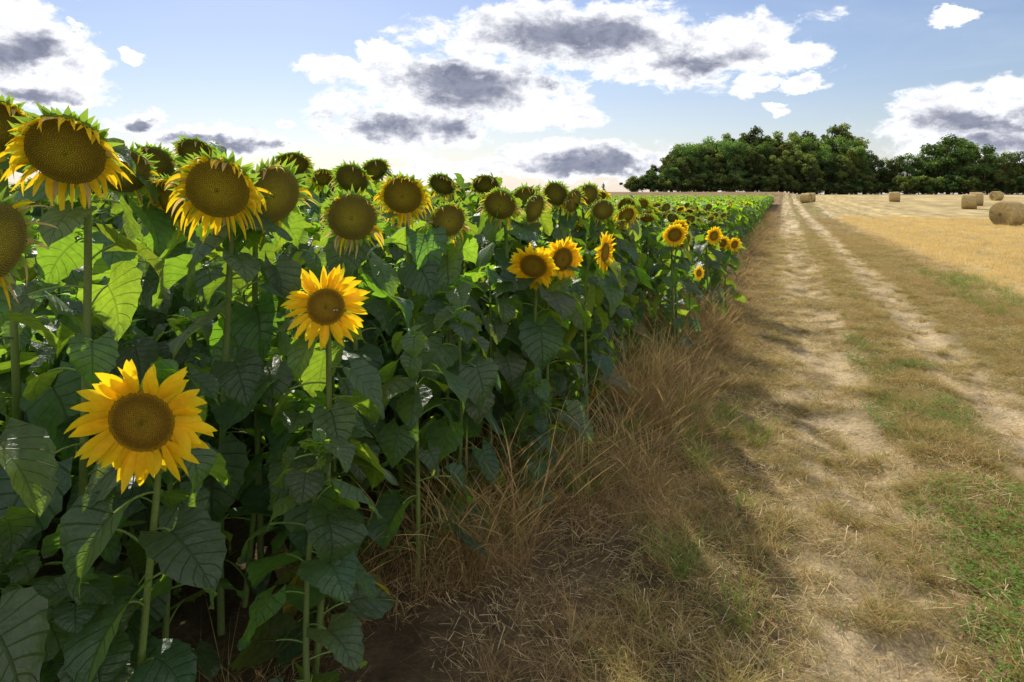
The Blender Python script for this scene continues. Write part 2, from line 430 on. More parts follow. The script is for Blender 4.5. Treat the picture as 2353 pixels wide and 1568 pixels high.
def fieldpts(y0,y1,sp):
    out=[]
    Y=y0
    while Y<y1:
        X=np.arange(-.85*Y-2,.42*Y,sp); X=X+rng.uniform(-.32,.32,len(X))*sp; yy=Y+rng.uniform(-.32,.32,len(X))*sp
        s,t=st(X,yy); k=s<-1.45
        out.append(np.stack([X[k],yy[k]],-1)); Y+=sp
    return np.concatenate(out)
hfun=lambda X,Y: np.interp(Y,[6,9,14,25,95],[1.68,1.56,1.40,1.28,1.2])+.15*sm(0,-2,X)*(1-sm(12,25,Y))
p=fieldpts(6.3,20,.40); s,t=st(p[:,0],p[:,1]); n=len(p)
hs=(hfun(p[:,0],p[:,1])*np.where(s>-1.9,.86,1)+rng.uniform(-.1,.08,n))/1.5
scatter('sunflower_field',mid,P3(p[:,0],p[:,1],-.02),np.stack([np.zeros(n),np.zeros(n),rng.normal(.1,.4,n)],-1),np.stack([np.full(n,1.),np.full(n,1.),hs],-1),rng.randint(0,12,n))
p=fieldpts(20,96,.52); s,t=st(p[:,0],p[:,1]); n=len(p)
hs=(hfun(p[:,0],p[:,1])+rng.uniform(-.14,.08,n))/1.3
scatter('sunflower_field',far,P3(p[:,0],p[:,1],-.02),np.stack([np.zeros(n),np.zeros(n),rng.normal(.1,.6,n)],-1),np.stack([np.full(n,1.),np.full(n,1.),hs],-1),rng.randint(0,8,n))
p=[];r_=np.random.RandomState(8)
for t in np.arange(3.2,45,.27):
    x,y=xy(r_.uniform(-1.5,-1.15),t+r_.uniform(-.1,.1)); p.append((x,y))
p=np.array(p); n=len(p); q=r_.uniform(.28,.62,n)
scatter('margin_weeds',fill,P3(p[:,0],p[:,1],-.02),np.stack([r_.uniform(-.2,.2,n),r_.uniform(-.2,.2,n),r_.rand(n)*6.28],-1),np.stack([q*.9,q*.9,q],-1),r_.randint(0,8,n))

# ------------------------------------------------------------------ ground
def axis(lo,hi,step,far,g=1.12):
    a=list(np.arange(lo,hi,step)); x=hi; d=step
    while x<far: a.append(x); d*=g; x+=d
    a.append(far); x=lo;d=step; b=[]
    while x>-far: d*=g; x-=d; b.append(x)
    return np.array(b[::-1]+a)
S=axis(-2.2,4.4,.028,1600,1.10); Tt=axis(.8,12,.032,1800,1.035)
SS,TT=np.meshgrid(S,Tt,indexing='ij'); GX,GY=xy(SS,TT); GZ=ground_z(GX,GY)
n1=fbm(SS*1.3,TT*.8,3); n2=fbm(SS*6,TT*6,9,3); n3=fbm(SS*.35,TT*.12,15); n4=clump(SS,TT); nL=ladder(SS,TT)
ds=SS+(n1-.47)*.5+(n2-.45)*.3
col3=np.array
soil=col3((.13,.09,.055)); verge=col3((.15,.105,.058)); rutc=col3((.60,.47,.285)); turf=col3((.34,.26,.105)); stub=col3((.60,.465,.225))
C=np.zeros(SS.shape+(3,))+soil
def blend(C,m,c): return C*(1-m[...,None])+c*m[...,None]
C=blend(C,sm(-1.6,-1.2,ds),verge); C=blend(C,sm(-.35,.05,ds),turf*.6+rutc*.4)
C=blend(C,np.exp(-((ds-.40)/.36)**4),rutc); 
C=blend(C,sm(.76,.86,ds),turf*.85); C=blend(C,np.exp(-((ds-1.62)/.33)**4),rutc*.97); 
C=blend(C,sm(.47,.56,n4)*np.exp(-((SS-.9)/1.2)**4)*.65,turf*.7)
C=blend(C,sm(.5,.7,nL)*np.exp(-((SS-.42)/.4)**4)*.5,turf*.62)
gm=sm(.48,.6,n3+.25*(n2-.45))*sm(.6,.8,ds)*(1-sm(3.0,3.4,ds))*.3*(1-np.exp(-((ds-1.62)/.4)**4))
C=blend(C,gm,col3((.15,.20,.05)))
C=blend(C,sm(3.2,3.6,ds),stub)
rows=.5+.5*np.sin((SS*1.0+.03*TT)*2*math.pi/1.8); rows2=.5+.5*np.sin((SS*1.0+.03*TT)*2*math.pi/6.1+.7)
stm=sm(3.2,3.6,ds)*(1-sm(90,220,TT)*.8)
C=C*(1-(stm*(.18*rows+.12*rows2+.4*(n1-.4)))[...,None])
edge=np.exp(-((ds-3.45)/.3)**2)*(1-sm(60,100,TT)); C=blend(C,edge*.7*sm(.35,.55,n1),col3((.66,.57,.40)))
farL=(1-sm(-1,1,SS))*sm(96,99,GY); C=blend(C,farL,col3((.26,.18,.09)))
C=C*(.5+1.0*n2)[...,None]
gb=MB(); gb.add(np.stack([GX,GY,GZ],-1).reshape(-1,3),gridT(len(S)-1,len(Tt)-1),0,C.reshape(-1,3))
m,nt,N,L=newmat('dry_earth')
out=N.new('ShaderNodeOutputMaterial'); att=N.new('ShaderNodeAttribute'); att.attribute_name='Col'; tc=N.new('ShaderNodeTexCoord')
a=N.new('ShaderNodeTexNoise'); a.inputs['Scale'].default_value=30; a.inputs['Detail'].default_value=8; a.inputs['Roughness'].default_value=.8; L.new(tc.outputs['Object'],a.inputs['Vector'])
mp=N.new('ShaderNodeMapping'); mp.inputs['Rotation'].default_value=(0,0,math.radians(21.7)); L.new(tc.outputs['Object'],mp.inputs['Vector'])
mp2=N.new('ShaderNodeMapping'); mp2.inputs['Scale'].default_value=(3.5,.25,1); L.new(mp.outputs[0],mp2.inputs['Vector'])
b=N.new('ShaderNodeTexNoise'); b.inputs['Scale'].default_value=1.2; b.inputs['Detail'].default_value=6; b.inputs['Roughness'].default_value=.65; L.new(mp2.outputs[0],b.inputs['Vector'])
c3=N.new('ShaderNodeTexNoise'); c3.inputs['Scale'].default_value=2.2; c3.inputs['Detail'].default_value=10; c3.inputs['Roughness'].default_value=.8; L.new(tc.outputs['Object'],c3.inputs['Vector'])
vo=N.new('ShaderNodeTexVoronoi'); vo.inputs['Scale'].default_value=45; L.new(tc.outputs['Object'],vo.inputs['Vector'])
v=M_(nt,'ADD',M_(nt,'ADD',M_(nt,'MULTIPLY_ADD',a.outputs['Fac'],2.1,-.9),M_(nt,'MULTIPLY',c3.outputs['Fac'],1.2)),M_(nt,'MULTIPLY_ADD',b.outputs['Fac'],.5,.0))
v=M_(nt,'MAXIMUM',v,.25)
cx=N.new('ShaderNodeCombineXYZ'); [L.new(v,cx.inputs[i]) for i in range(3)]
col=mixc(nt,1.0,att.outputs['Color'],cx.outputs[0],'MULTIPLY')
bp=N.new('ShaderNodeBump'); bp.inputs['Strength'].default_value=.9; bp.inputs['Distance'].default_value=.035
L.new(M_(nt,'ADD',a.outputs['Fac'],M_(nt,'MULTIPLY',vo.outputs['Distance'],.4)),bp.inputs['Height'])
pr=N.new('ShaderNodeBsdfPrincipled'); pr.inputs['Roughness'].default_value=.95; pr.inputs['Specular IOR Level'].default_value=.1
L.new(col,pr.inputs['Base Color']); L.new(bp.outputs[0],pr.inputs['Normal']); L.new(pr.outputs[0],out.inputs[0])
gb.obj('ground',[m])

# ------------------------------------------------------------------ grasses
def blades(mb,nb,rad,h0,h1,w,lean,curl,ca,cb,rng,ns=4,seed=False,flat=False):
    a=rng.rand(nb)*6.28; r=np.sqrt(rng.rand(nb))*rad
    bx,by=r*np.cos(a),r*np.sin(a); la=rng.rand(nb)*6.28; h=rng.uniform(h0,h1,nb)
    ln=rng.uniform(lean*.2,lean,nb); cu=rng.uniform(curl*.2,curl,nb)
    t=np.linspace(0,1,ns+1)
    X=bx[:,None]+np.cos(la)[:,None]*h[:,None]*(ln[:,None]*t+cu[:,None]*t**2.2)
    Y=by[:,None]+np.sin(la)[:,None]*h[:,None]*(ln[:,None]*t+cu[:,None]*t**2.2)
    if flat: Z=.004+rng.uniform(0,.018,nb)[:,None]+ (rng.uniform(-.0,.3,nb)*h)[:,None]*t
    else: Z=h[:,None]*(t-.45*cu[:,None]*t**2.5)
    if seed: wp=np.interp(t,[0,.7,.74,.82,.9,1],[1,.7,3.0,1.8,2.4,.3])
    else: wp=np.interp(t,[0,.5,1],[1,.8,.1]) if not flat else np.ones(ns+1)
    wa=rng.rand(nb)*6.28; W=w*rng.uniform(.6,1.4,nb)[:,None]*wp[None]
    dx=np.cos(wa)[:,None]*W; dy=np.sin(wa)[:,None]*W
    V=np.stack([np.stack([X-dx,Y-dy,Z],-1),np.stack([X+dx,Y+dy,Z+(.3*w if flat else 0)],-1)],2)
    mixf=rng.rand(nb)[:,None]
    c=(np.array(ca)*(1-mixf)+np.array(cb)*mixf)
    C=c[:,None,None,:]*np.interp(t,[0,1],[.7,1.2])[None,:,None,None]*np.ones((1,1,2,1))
    T=gridT(ns,1); m_=(ns+1)*2
    mb.add(V.reshape(-1,3),(T[None]+(np.arange(nb)*m_)[:,None,None]).reshape(-1,3),0,C.reshape(-1,3))
rng=np.random.RandomState(3)
def mk(nm,fn,k):
    L_=[]
    for i in range(k):
        mb=MB(); fn(mb); L_.append(mb.obj(nm,[mGrass],link=False,smooth=False))
    return L_
DRY=((.58,.42,.19),(.26,.18,.08)); PALE=((.74,.61,.38),(.44,.33,.16)); GRN=((.11,.20,.035),(.24,.34,.06)); RED=((.32,.18,.075),(.48,.31,.14))
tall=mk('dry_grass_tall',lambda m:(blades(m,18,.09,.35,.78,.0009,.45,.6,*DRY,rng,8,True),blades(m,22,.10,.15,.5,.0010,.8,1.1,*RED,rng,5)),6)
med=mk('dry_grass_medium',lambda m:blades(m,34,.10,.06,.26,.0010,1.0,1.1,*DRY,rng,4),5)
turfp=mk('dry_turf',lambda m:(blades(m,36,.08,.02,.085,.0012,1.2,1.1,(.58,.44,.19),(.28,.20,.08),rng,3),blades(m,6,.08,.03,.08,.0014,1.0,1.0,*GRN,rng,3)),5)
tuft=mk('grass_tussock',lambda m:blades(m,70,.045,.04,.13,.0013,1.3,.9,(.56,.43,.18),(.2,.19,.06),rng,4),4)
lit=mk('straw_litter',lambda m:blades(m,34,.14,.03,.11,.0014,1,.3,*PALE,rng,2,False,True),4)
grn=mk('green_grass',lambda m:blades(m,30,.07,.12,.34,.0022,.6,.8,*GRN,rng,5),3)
def clov(m):
    for i in range(60):
        a=rng.rand()*6.28; r=math.sqrt(rng.rand())*.12; c=np.array([r*math.cos(a),r*math.sin(a),rng.uniform(.01,.05)]); q=rng.uniform(.006,.012)
        f=rng.rand()*6.28; u=np.array([math.cos(f),math.sin(f),rng.uniform(-.3,.3)])*q; w=np.array([-math.sin(f),math.cos(f),rng.uniform(-.3,.3)])*q
        m.add([c-u,c+w*.8,c+u,c-w*.8],[(0,1,2),(0,2,3)],0,np.array([.11,.21,.025])*rng.uniform(.7,1.4))
    blades(m,14,.1,.03,.08,.0014,.8,.8,*GRN,rng,3)
clo=mk('clover',clov,3)
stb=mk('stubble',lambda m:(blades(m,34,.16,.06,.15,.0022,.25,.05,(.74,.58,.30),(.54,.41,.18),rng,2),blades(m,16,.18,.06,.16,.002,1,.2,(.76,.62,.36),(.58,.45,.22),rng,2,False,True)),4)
def band(s0,s1,t0,t1,dens,fall=None,ex=None,sd=0):
    r=np.random.RandomState(100+sd); n=int((s1-s0)*(t1-t0)*dens)
    s=r.uniform(s0,s1,n); t=r.uniform(t0,t1,n)
    if fall: 
        k=r.rand(n)<np.clip(fall/np.maximum(t,.1),0,1)**1.1; s,t=s[k],t[k]
    X,Y=xy(s,t); k=(X<.85*Y+1.2)&(Y>1.2)&(X>-.85*Y-1.2)
    s,t,X,Y=s[k],t[k],X[k],Y[k]
    if ex is not None:
        k=r.rand(len(s))<ex(s,t); s,t,X,Y=s[k],t[k],X[k],Y[k]
    return s,t,X,Y,r
def sct(name,pr,b,sc0,sc1,hmul=None,dz=-.005,wide=None):
    s,t,X,Y,r=b; n=len(s); k=r.uniform(sc0,sc1,n)
    if hmul is not None: k=k*hmul(s,t)
    w=1+ (0 if wide is None else wide(t))
    scatter(name,pr,P3(X,Y,dz),np.stack([r.uniform(-.2,.2,n),r.uniform(-.2,.2,n),r.rand(n)*6.28],-1),np.stack([k*w,k*w,k],-1),r.randint(0,len(pr),n)); print(name,n)
sct('dry_grass',tall,band(-1.75,-.2,1.4,60,60,7,lambda s,t:np.clip(1.15-sm(-.95,-.25,s),.08,1)*sm(.38,.54,fbm(s*1.6,t*1.3,2)+.05),1),.55,1.05,lambda s,t:np.interp(s,[-1.7,-1.2,-.8,-.4,-.05],[.7,.95,.85,.5,.3]),wide=lambda t:np.clip((t-6)*.03,0,1.2))
sct('dry_grass',med,band(-1.7,.05,1.2,60,105,6,lambda s,t:np.clip(1.0-.85*sm(-.5,.05,s),0,1)*np.clip(.15+sm(.40,.56,fbm(s*2.4,t*2.1,77)),0,1),2),.5,1.2,lambda s,t:np.interp(s,[-1.7,-.5,.1],[1.0,.75,.35]),wide=lambda t:np.clip((t-6)*.04,0,1.5))
def rutm(s): return np.exp(-((s-.40)/.34)**4)+np.exp(-((s-1.62)/.31)**4)
def cov(s,t):
    p=clump(s,t)
    c=.04+1.0*sm(.68,.9,s)*(1-sm(1.2,1.38,s))+1.0*sm(1.85,2.0,s)+.6*(1-sm(-.15,.1,s))+.6*sm(.47,.57,p)*np.exp(-((s-.9)/1.1)**4)
    return np.clip(c+.55*sm(.52,.66,ladder(s,t))*np.exp(-((s-.42)/.4)**2),0,1)
sct('dry_turf',turfp,band(-.7,3.5,1.2,32,230,4.5,cov,3),.6,1.3,wide=lambda t:np.clip((t-5)*.05,0,2))
sct('grass_tussock',tuft,band(-.6,3.5,1.4,26,60,5,lambda s,t:np.clip(sm(.48,.56,clump(s,t))+.12,0,1)*(1-.6*np.clip(rutm(s),0,1)),13),.5,1.25,wide=lambda t:np.clip((t-5)*.05,0,2))
sct('straw_litter',lit,band(-1.6,3.7,1.2,32,90,4.5,lambda s,t:(1-.45*np.clip(rutm(s),0,1))*(.45+.55*sm(-.8,-.2,s)),4),.6,1.2,dz=0.,wide=lambda t:np.clip((t-6)*.04,0,1.5))
sct('dry_grass',med,band(.76,1.24,5,50,70,9,lambda s,t:np.clip(.2+sm(.36,.56,fbm(s*2,t*.8,4)),0,1),5),.5,.9)
sct('dry_grass',med,band(1.95,3.6,4,50,80,9,lambda s,t:np.clip(.25+.75*sm(.38,.6,fbm(s*2,t*.8,6)),0,1),6),.55,1.0,wide=lambda t:np.clip((t-6)*.04,0,1.5))
sct('clover',clo,band(.68,1.30,2.2,9,90,None,lambda s,t:sm(.46,.56,fbm(s*2.6,t*1.6,31)+.10*(t<4.6)),7),.7,1.3)
sct('green_grass',grn,band(-1.0,-.1,2.6,6.0,14,None,lambda s,t:sm(.40,.52,fbm(s*2,t*1.3,91)),8),.5,1.0)
sct('green_grass',grn,band(.75,1.25,6,30,12,None,lambda s,t:sm(.42,.55,fbm(s*2,t*.7,95)),18),.25,.5)
sct('green_grass',grn,band(2.6,3.6,11,17,26,None,None,9),.5,.8)
sct('green_grass',grn,band(-1.7,-1.0,3,40,14,None,None,10),.6,1.3)
sct('pale_straw',lit,band(3.1,3.8,6,50,60,14,None,11),1.0,1.8,dz=.01)
s,t,X,Y,r=band(3.5,26,6,55,26,18,None,12)
s=np.round(s/.28)*.28+r.uniform(-.05,.05,len(s)); X,Y=xy(s,t)
sct('stubble',stb,(s,t,X,Y,r),.6,1.15,wide=lambda t:np.clip((t-10)*.02,0,1.0))
print('grass',time.time()-T0)

# ------------------------------------------------------------------ trees
rng=np.random.RandomState(77)
def nrmA(a): return a/(np.linalg.norm(a,axis=1)[:,None]+1e-9)
def tree(h,w,rng,shrub=False):
    mb=MB(); cg=rng.uniform(.75,1.35); yel=rng.uniform(.85,1.3)
    trunk_h=h*(.22 if not shrub else .12)
    P=[(0,0,0),(rng.uniform(-.1,.1),0,trunk_h*.5),(rng.uniform(-.3,.3),rng.uniform(-.2,.2),trunk_h),(rng.uniform(-.5,.5),0,h*.6),(rng.uniform(-.6,.6),0,h*.85)]
    tube(mb,P,np.array([.3,.24,.2,.12,.04])*h/12,7,0,(.09,.07,.05))
    nc=int(38*(w*h/60)**.5)+8; 
    for i in range(nc):
        a=rng.rand()*6.28; u=rng.uniform(-1,1); rr=rng.rand()**.4
        zc=h*.52; zr=h*.46
        if shrub: zc=h*.5; zr=h*.42
        e=math.sqrt(1-u*u); e=e if u>0 else e**.6
        c=np.array([math.cos(a)*e*w*.40*rr,math.sin(a)*e*w*.40*rr,zc+u*zr*rr])
        R=rng.uniform(.06,.15)*min(w,h)*(1.15-.35*rr)
        tube(mb,[P[2],(np.array(P[2])*.4+c*.6)+np.array([0,0,-.1*h]),c],np.array([.09,.06,.02])*h/12,4,0,(.09,.07,.05),ref=(.3,.9,.1))
        n=int(190*(R/1.3)**1.3)+60
        d=rng.normal(size=(n,3)); d/=np.linalg.norm(d,axis=1)[:,None]
        q=c+d*(R*rng.uniform(.45,1.2,n))[:,None]*np.array([1.1,1.1,.95])
        sz=rng.uniform(.10,.22,n)*(1 if h>6 else .8)
        n1=nrmA(rng.normal(size=(n,3))+d*.6); ux=nrmA(np.cross(n1,rng.normal(size=(n,3)))); uy=np.cross(n1,ux)
        V=np.stack([q-ux*sz[:,None],q-uy*sz[:,None]*.7,q+ux*sz[:,None],q+uy*sz[:,None]*.7],1)
        g=cg*rng.uniform(.5,1.6)*rng.uniform(.8,1.2,n); 
        C=np.stack([.055*g*yel,.086*g,.029*g],-1)
        if rng.rand()<.04: C=np.stack([.085*g,.08*g,.024*g],-1)
        T=np.array([(0,1,2),(0,2,3)])
        mb.add(V.reshape(-1,3),(T[None]+(np.arange(n)*4)[:,None,None]).reshape(-1,3),1,np.repeat(C,4,0))
    return mb
tm=[tree(12,rng.uniform(6.5,9.5),rng).mesh('tree_mesh',[mBark,mTree],False) for i in range(8)]
shm=[tree(4,5,rng,True).mesh('shrub_mesh',[mBark,mTree],False) for i in range(3)]
wood=bpy.data.objects.new('woodland',None); sc.collection.objects.link(wood)
def addt(nm,me,x,y,h,base,par=None,ws=1):
    o=bpy.data.objects.new(nm,me); sc.collection.objects.link(o); k=h/base
    o.location=(x,y,float(ground_z(x,y))-.1); o.rotation_euler=(0,0,rng.rand()*6.28); o.scale=(k*ws,k*ws,k)
    if par: o.parent=par
prof_u=[1400,1440,1500,1530,1570,1640,1720,1760,1800,1850,1890,1930,1965,1985,1995,2020,2080,2110,2150,2190,2240,2290,2340,2500,2700]
prof_v=[440,415,388,366,334,320,318,316,330,312,318,298,318,350,372,366,358,352,334,322,340,356,352,340,335]
def hat(x,y):
    u=1176+1569*x/y; return (447-np.interp(u,prof_u,prof_v))*y/1569
for row,(yy,hk) in enumerate([(144,.66),(148,.85),(153,.97),(159,1.0),(165,.98)]):
    x=25.5+row*.9
    while x<78.5*yy/150:
        h=hat(x,yy)*hk*rng.uniform(.84,1.10)
        if h>3.5: addt('woodland_tree',tm[rng.randint(8)],x,yy+rng.uniform(-1.5,1.5),h*1.06,12,wood,1.1)
        else: addt('woodland_shrub',shm[rng.randint(3)],x,yy,max(h,2.0),4,wood)
        x+=rng.uniform(3.0,4.8)
x=25
while x<79:
    addt('woodland_shrub',shm[rng.randint(3)],x,141+rng.uniform(-1,1),rng.uniform(2.6,4.6),4,wood,1.3); x+=rng.uniform(1.4,2.4)
for (u,vt,y,ws) in [(2025,366,152,.9),(2050,370,148,1.),(2085,354,150,1.),(2120,352,150,.9),(2150,330,150,1.),(2178,312,146,1.3),(2205,325,152,1.),(2245,334,142,1.25),(2268,348,150,.9),(2300,356,140,.9),(2325,350,150,1.),(2360,350,146,1.1),(2420,340,150,1.1),(2480,345,150,1.1)]:
    x=(u-1176)*y/1569; addt('broadleaf_tree',tm[rng.randint(8)],x,y,(447-vt)*y/1569*1.06,12,None,ws*1.1)
x=80
while x<130:
    addt('hedge_shrub',shm[rng.randint(3)],x,140+rng.uniform(-1,2),rng.uniform(2.6,4.8),4,None,1.3); x+=rng.uniform(1.5,2.6)

# ------------------------------------------------------------------ bales
def bale(x,y,D,W,yaw,rng):
    mb=MB(); R=D/2
    na=64
    prof=[(-W/2,0.0),(-W/2-.005,R*.3),(-W/2+.0,R*.6),(-W/2+.01,R*.88),(-W/2+.05,R*.975)]+[(w,R*(1+.008*math.sin(w*9))) for w in np.linspace(-W/2+.12,W/2-.12,9)]+[(W/2-.05,R*.975),(W/2-.01,R*.88),(W/2,R*.6),(W/2+.005,R*.3),(W/2,0)]
    V=[];C=[]
    for px,pr in prof:
        for j in range(na):
            a=j*2*math.pi/na; q=pr*(1+rng.uniform(-.012,.012)); z=q*math.sin(a)+R
            if z<.06*R: z=.0+.3*z
            V.append((px+rng.uniform(-.012,.012),q*math.cos(a),z-.02))
            ring=.8+.3*math.sin(pr*60+a) if pr<R*.9 else .95+.1*rng.rand()
            C.append(np.array([.46,.34,.15])*ring*rng.uniform(.75,1.15))
    mb.add(V,gridT(len(prof)-1,na,True),0,np.array(C))
    n=700; a=rng.rand(n)*6.28; px=rng.uniform(-W/2,W/2,n); er=np.stack([np.zeros(n),np.cos(a),np.sin(a)],-1)
    c=np.stack([px,np.zeros(n),np.full(n,R)],-1)+er*R*1.0
    k=rng.rand(n)<.3; side=np.where(rng.rand(n)<.5,-1,1); rr=np.sqrt(rng.rand(n))*R
    c[k]=np.stack([side*(W/2+.005),np.cos(a)*rr,np.sin(a)*rr+R],-1)[k]
    d=nrmA(rng.normal(size=(n,3)))*rng.uniform(.03,.10,n)[:,None]; w=nrmA(rng.normal(size=(n,3)))*.004
    V=np.stack([c-w,c+w,c+d],1).reshape(-1,3); V[:,2]=np.maximum(V[:,2],0)
    mb.add(V,np.arange(3*n).reshape(-1,3),0,np.repeat(np.array([.60,.46,.23])*rng.uniform(.7,1.2,(n,1)),3,0))
    o=mb.obj('straw_bale',[mStraw]); o.location=(x,y,float(ground_z(x,y))-.02); o.rotation_euler=(0,0,math.radians(yaw))
rng=np.random.RandomState(9)
for (x,y,D,W,yaw) in [(26.9,37.0,1.38,1.25,20),(44.2,66,1.45,1.25,-35),(51,75,1.5,1.25,-30),(49.3,88,1.30,1.25,-25),(37.5,87,1.25,1.2,-50),(38.9,89,1.2,1.2,-20),(66,93,1.3,1.2,15)]:
    bale(x,y,D,W,yaw,rng)

# ------------------------------------------------------------------ person
def person(x,y):
    J={'pel':(0,0,.95),'sp':(0,.01,1.15),'ch':(0,0,1.36),'nk':(0,0,1.50),'hd':(0,-.02,1.60),'tp':(0,-.01,1.72),
       'hl':(-.1,0,.90),'kl':(-.13,-.03,.50),'al':(-.15,.02,.09),'tl':(-.16,-.13,.04),
       'hr':(.1,0,.90),'kr':(.13,-.01,.50),'ar':(.16,.03,.09),'tr':(.18,-.12,.04),
       'sl':(-.19,0,1.42),'el':(-.26,.03,1.14),'wl':(-.22,-.12,.92),'ml':(-.21,-.17,.86),
       'sr':(.19,0,1.42),'er':(.30,-.02,1.18),'wr':(.22,-.20,1.25),'mr':(.17,-.25,1.29)}
    R={'pel':.15,'sp':.125,'ch':.15,'nk':.055,'hd':.09,'tp':.075,'hl':.09,'kl':.06,'al':.042,'tl':.035,'hr':.09,'kr':.06,'ar':.042,'tr':.035,
       'sl':.06,'el':.042,'wl':.028,'ml':.032,'sr':.06,'er':.042,'wr':.028,'mr':.032}
    E=[('pel','sp'),('sp','ch'),('ch','nk'),('nk','hd'),('hd','tp'),('pel','hl'),('hl','kl'),('kl','al'),('al','tl'),('pel','hr'),('hr','kr'),('kr','ar'),('ar','tr'),
       ('ch','sl'),('sl','el'),('el','wl'),('wl','ml'),('ch','sr'),('sr','er'),('er','wr'),('wr','mr')]
    for sd,sg in (('l',-1),('r',1)):
        m=np.array(J['m'+sd]); w=np.array(J['w'+sd]); d=nrm(m-w); o=nrm(np.cross(d,[0,0,1.]) if abs(d[2])<.9 else np.array([1.,0,0]))
        for f in range(4):
            a=m+o*(f-1.5)*.02+d*.035; b=a+d*.03+np.array([0,-.01,-.01]); J[f'f{sd}{f}a']=tuple(a); J[f'f{sd}{f}b']=tuple(b); R[f'f{sd}{f}a']=.009;R[f'f{sd}{f}b']=.008
            E+=[('m'+sd,f'f{sd}{f}a'),(f'f{sd}{f}a',f'f{sd}{f}b')]
        a=w+d*.03+o*.045*sg; J['t'+sd+'h']=tuple(a+d*.02); R['t'+sd+'h']=.01; E.append(('w'+sd,'t'+sd+'h'))
    ks=list(J); me=bpy.data.meshes.new('person'); me.from_pydata([J[k] for k in ks],[(ks.index(a),ks.index(b)) for a,b in E],[])
    o=bpy.data.objects.new('person_tmp',me); sc.collection.objects.link(o)
    md=o.modifiers.new('s','SKIN'); sv=me.skin_vertices[0].data
    for i,k in enumerate(ks): sv[i].radius=(R[k],R[k]*(.75 if k in('pel','sp','ch') else 1)); sv[i].use_root=(k=='pel')
    o.modifiers.new('d','SUBSURF').levels=1
    dg=bpy.context.evaluated_depsgraph_get(); nm=bpy.data.meshes.new_from_object(o.evaluated_get(dg))
    bpy.data.objects.remove(o)
    n=len(nm.vertices); co=np.zeros(n*3); nm.vertices.foreach_get('co',co); co=co.reshape(-1,3)
    C=np.zeros((n,4)); C[:,3]=1; C[:,:3]=(.05,.06,.09)
    z=co[:,2]; C[z<.93,:3]=(.04,.045,.06); C[z<.1,:3]=(.03,.02,.015); C[z>1.49,:3]=(.45,.28,.2); C[(z>1.66)|((z>1.56)&(co[:,1]>.02)),:3]=(.05,.03,.02)
    hand=(np.abs(co[:,0])>.15)&(co[:,1]<-.10)&(z>.75)&(z<1.35); C[hand,:3]=(.45,.28,.2)
    at=nm.attributes.new('Col','FLOAT_COLOR','POINT'); at.data.foreach_set('color',C.astype(np.float32).ravel())
    nm.materials.clear(); nm.materials.append(mCloth)
    fb=MB()
    for ex in (-.03,.03): ball(fb,(ex,-.095,1.63),(.012,.008,.008),0,(.8,.8,.8)); ball(fb,(ex,-.103,1.63),(.005,.004,.005),0,(.02,.02,.02))
    ball(fb,(0,-.11,1.60),(.012,.02,.022),0,(.43,.27,.19)); ball(fb,(0,-.098,1.565),(.024,.008,.007),0,(.4,.12,.1))
    for ex in (-.088,.088): ball(fb,(ex,-.01,1.61),(.012,.02,.032),0,(.43,.27,.19))
    p=bpy.data.objects.new('person',nm); sc.collection.objects.link(p); f=fb.obj('face',[mCloth]); f.parent=p
    p.location=(x,y,float(ground_z(x,y))); p.rotation_euler=(0,0,math.radians(200)); 
    for q in nm.polygons: q.use_smooth=True
try: person(16.75,125)
except Exception as e: print('person fail',e)
def box(mb,c,s,col,mat=0):
    c=np.array(c);s=np.array(s)/2
    V=[c+s*np.array(k) for k in [(-1,-1,-1),(1,-1,-1),(1,1,-1),(-1,1,-1),(-1,-1,1),(1,-1,1),(1,1,1),(-1,1,1)]]
    T=[(0,2,1),(0,3,2),(4,5,6),(4,6,7),(0,1,5),(0,5,4),(1,2,6),(1,6,5),(2,3,7),(2,7,6),(3,0,4),(3,4,7)]
    mb.add(V,T,mat,col)
mb=MB()
for i in range(5): box(mb,(0,-.32+.16*i,1.02),(2.6,.145,.05),(.16,.11,.07))
for sx in (-.9,.9):
    for sy in (-1,1): 
        tube(mb,[(sx,sy*.55,0),(sx,sy*.2,.99)],.05,5,0,(.12,.09,.06))
        box(mb,(sx,sy*.72,.42),(.08,.3,.06),(.12,.09,.06))
    box(mb,(sx,0,.93),(.08,.7,.08),(.12,.09,.06)); box(mb,(sx,0,.42),(.08,1.1,.07),(.12,.09,.06))
for sy in (-.75,.75): box(mb,(0,sy,.48),(2.6,.28,.05),(.16,.11,.07))
o=mb.obj('picnic_table',[mBark],smooth=False); o.location=(14.3,125,float(ground_z(14.3,125)))

# ------------------------------------------------------------------ bee on the flower, poppy
C,F,r=beeinfo; M=frame(F); bb=MB()
ball(bb,(0,0,0),(.0028,.0034,.0028),0,(.12,.07,.02)); ball(bb,(0,.0042,0),(.002,.0018,.002),0,(.02,.015,.01))
for i in range(4): ball(bb,(0,-.0035-.0018*i,-.0003*i),(.0027-.0004*i,.0016,.0026-.0004*i),0,(.03,.02,.01) if i%2 else (.3,.17,.03))
for sx in (-1,1):
    bb.add([(0,.001,.0025),(sx*.005,.001,.0045),(sx*.009,-.004,.005),(sx*.005,-.006,.0035)],[(0,1,2),(0,2,3)],0,(.4,.38,.33))
    for k in range(3): tube(bb,[(sx*.002,.002-.002*k,-.001),(sx*.005,.003-.003*k,-.0015),(sx*.006,.003-.004*k,-.005)],.0004,4,0,(.03,.02,.01),ref=(0,1,.2))
bo=bb.obj('bee',[mWing]); mt=Matrix([list(M[0]),list(M[1]),list(M[2])]).to_4x4(); mt.translation=Vector(C+M@np.array([.50*r,-.1*r,.17*r])); bo.matrix_world=mt
pb=MB(); tube(pb,[(0,0,0),(.02,0,.15),(.0,.01,.28)],.0015,4,2,(.1,.15,.05))
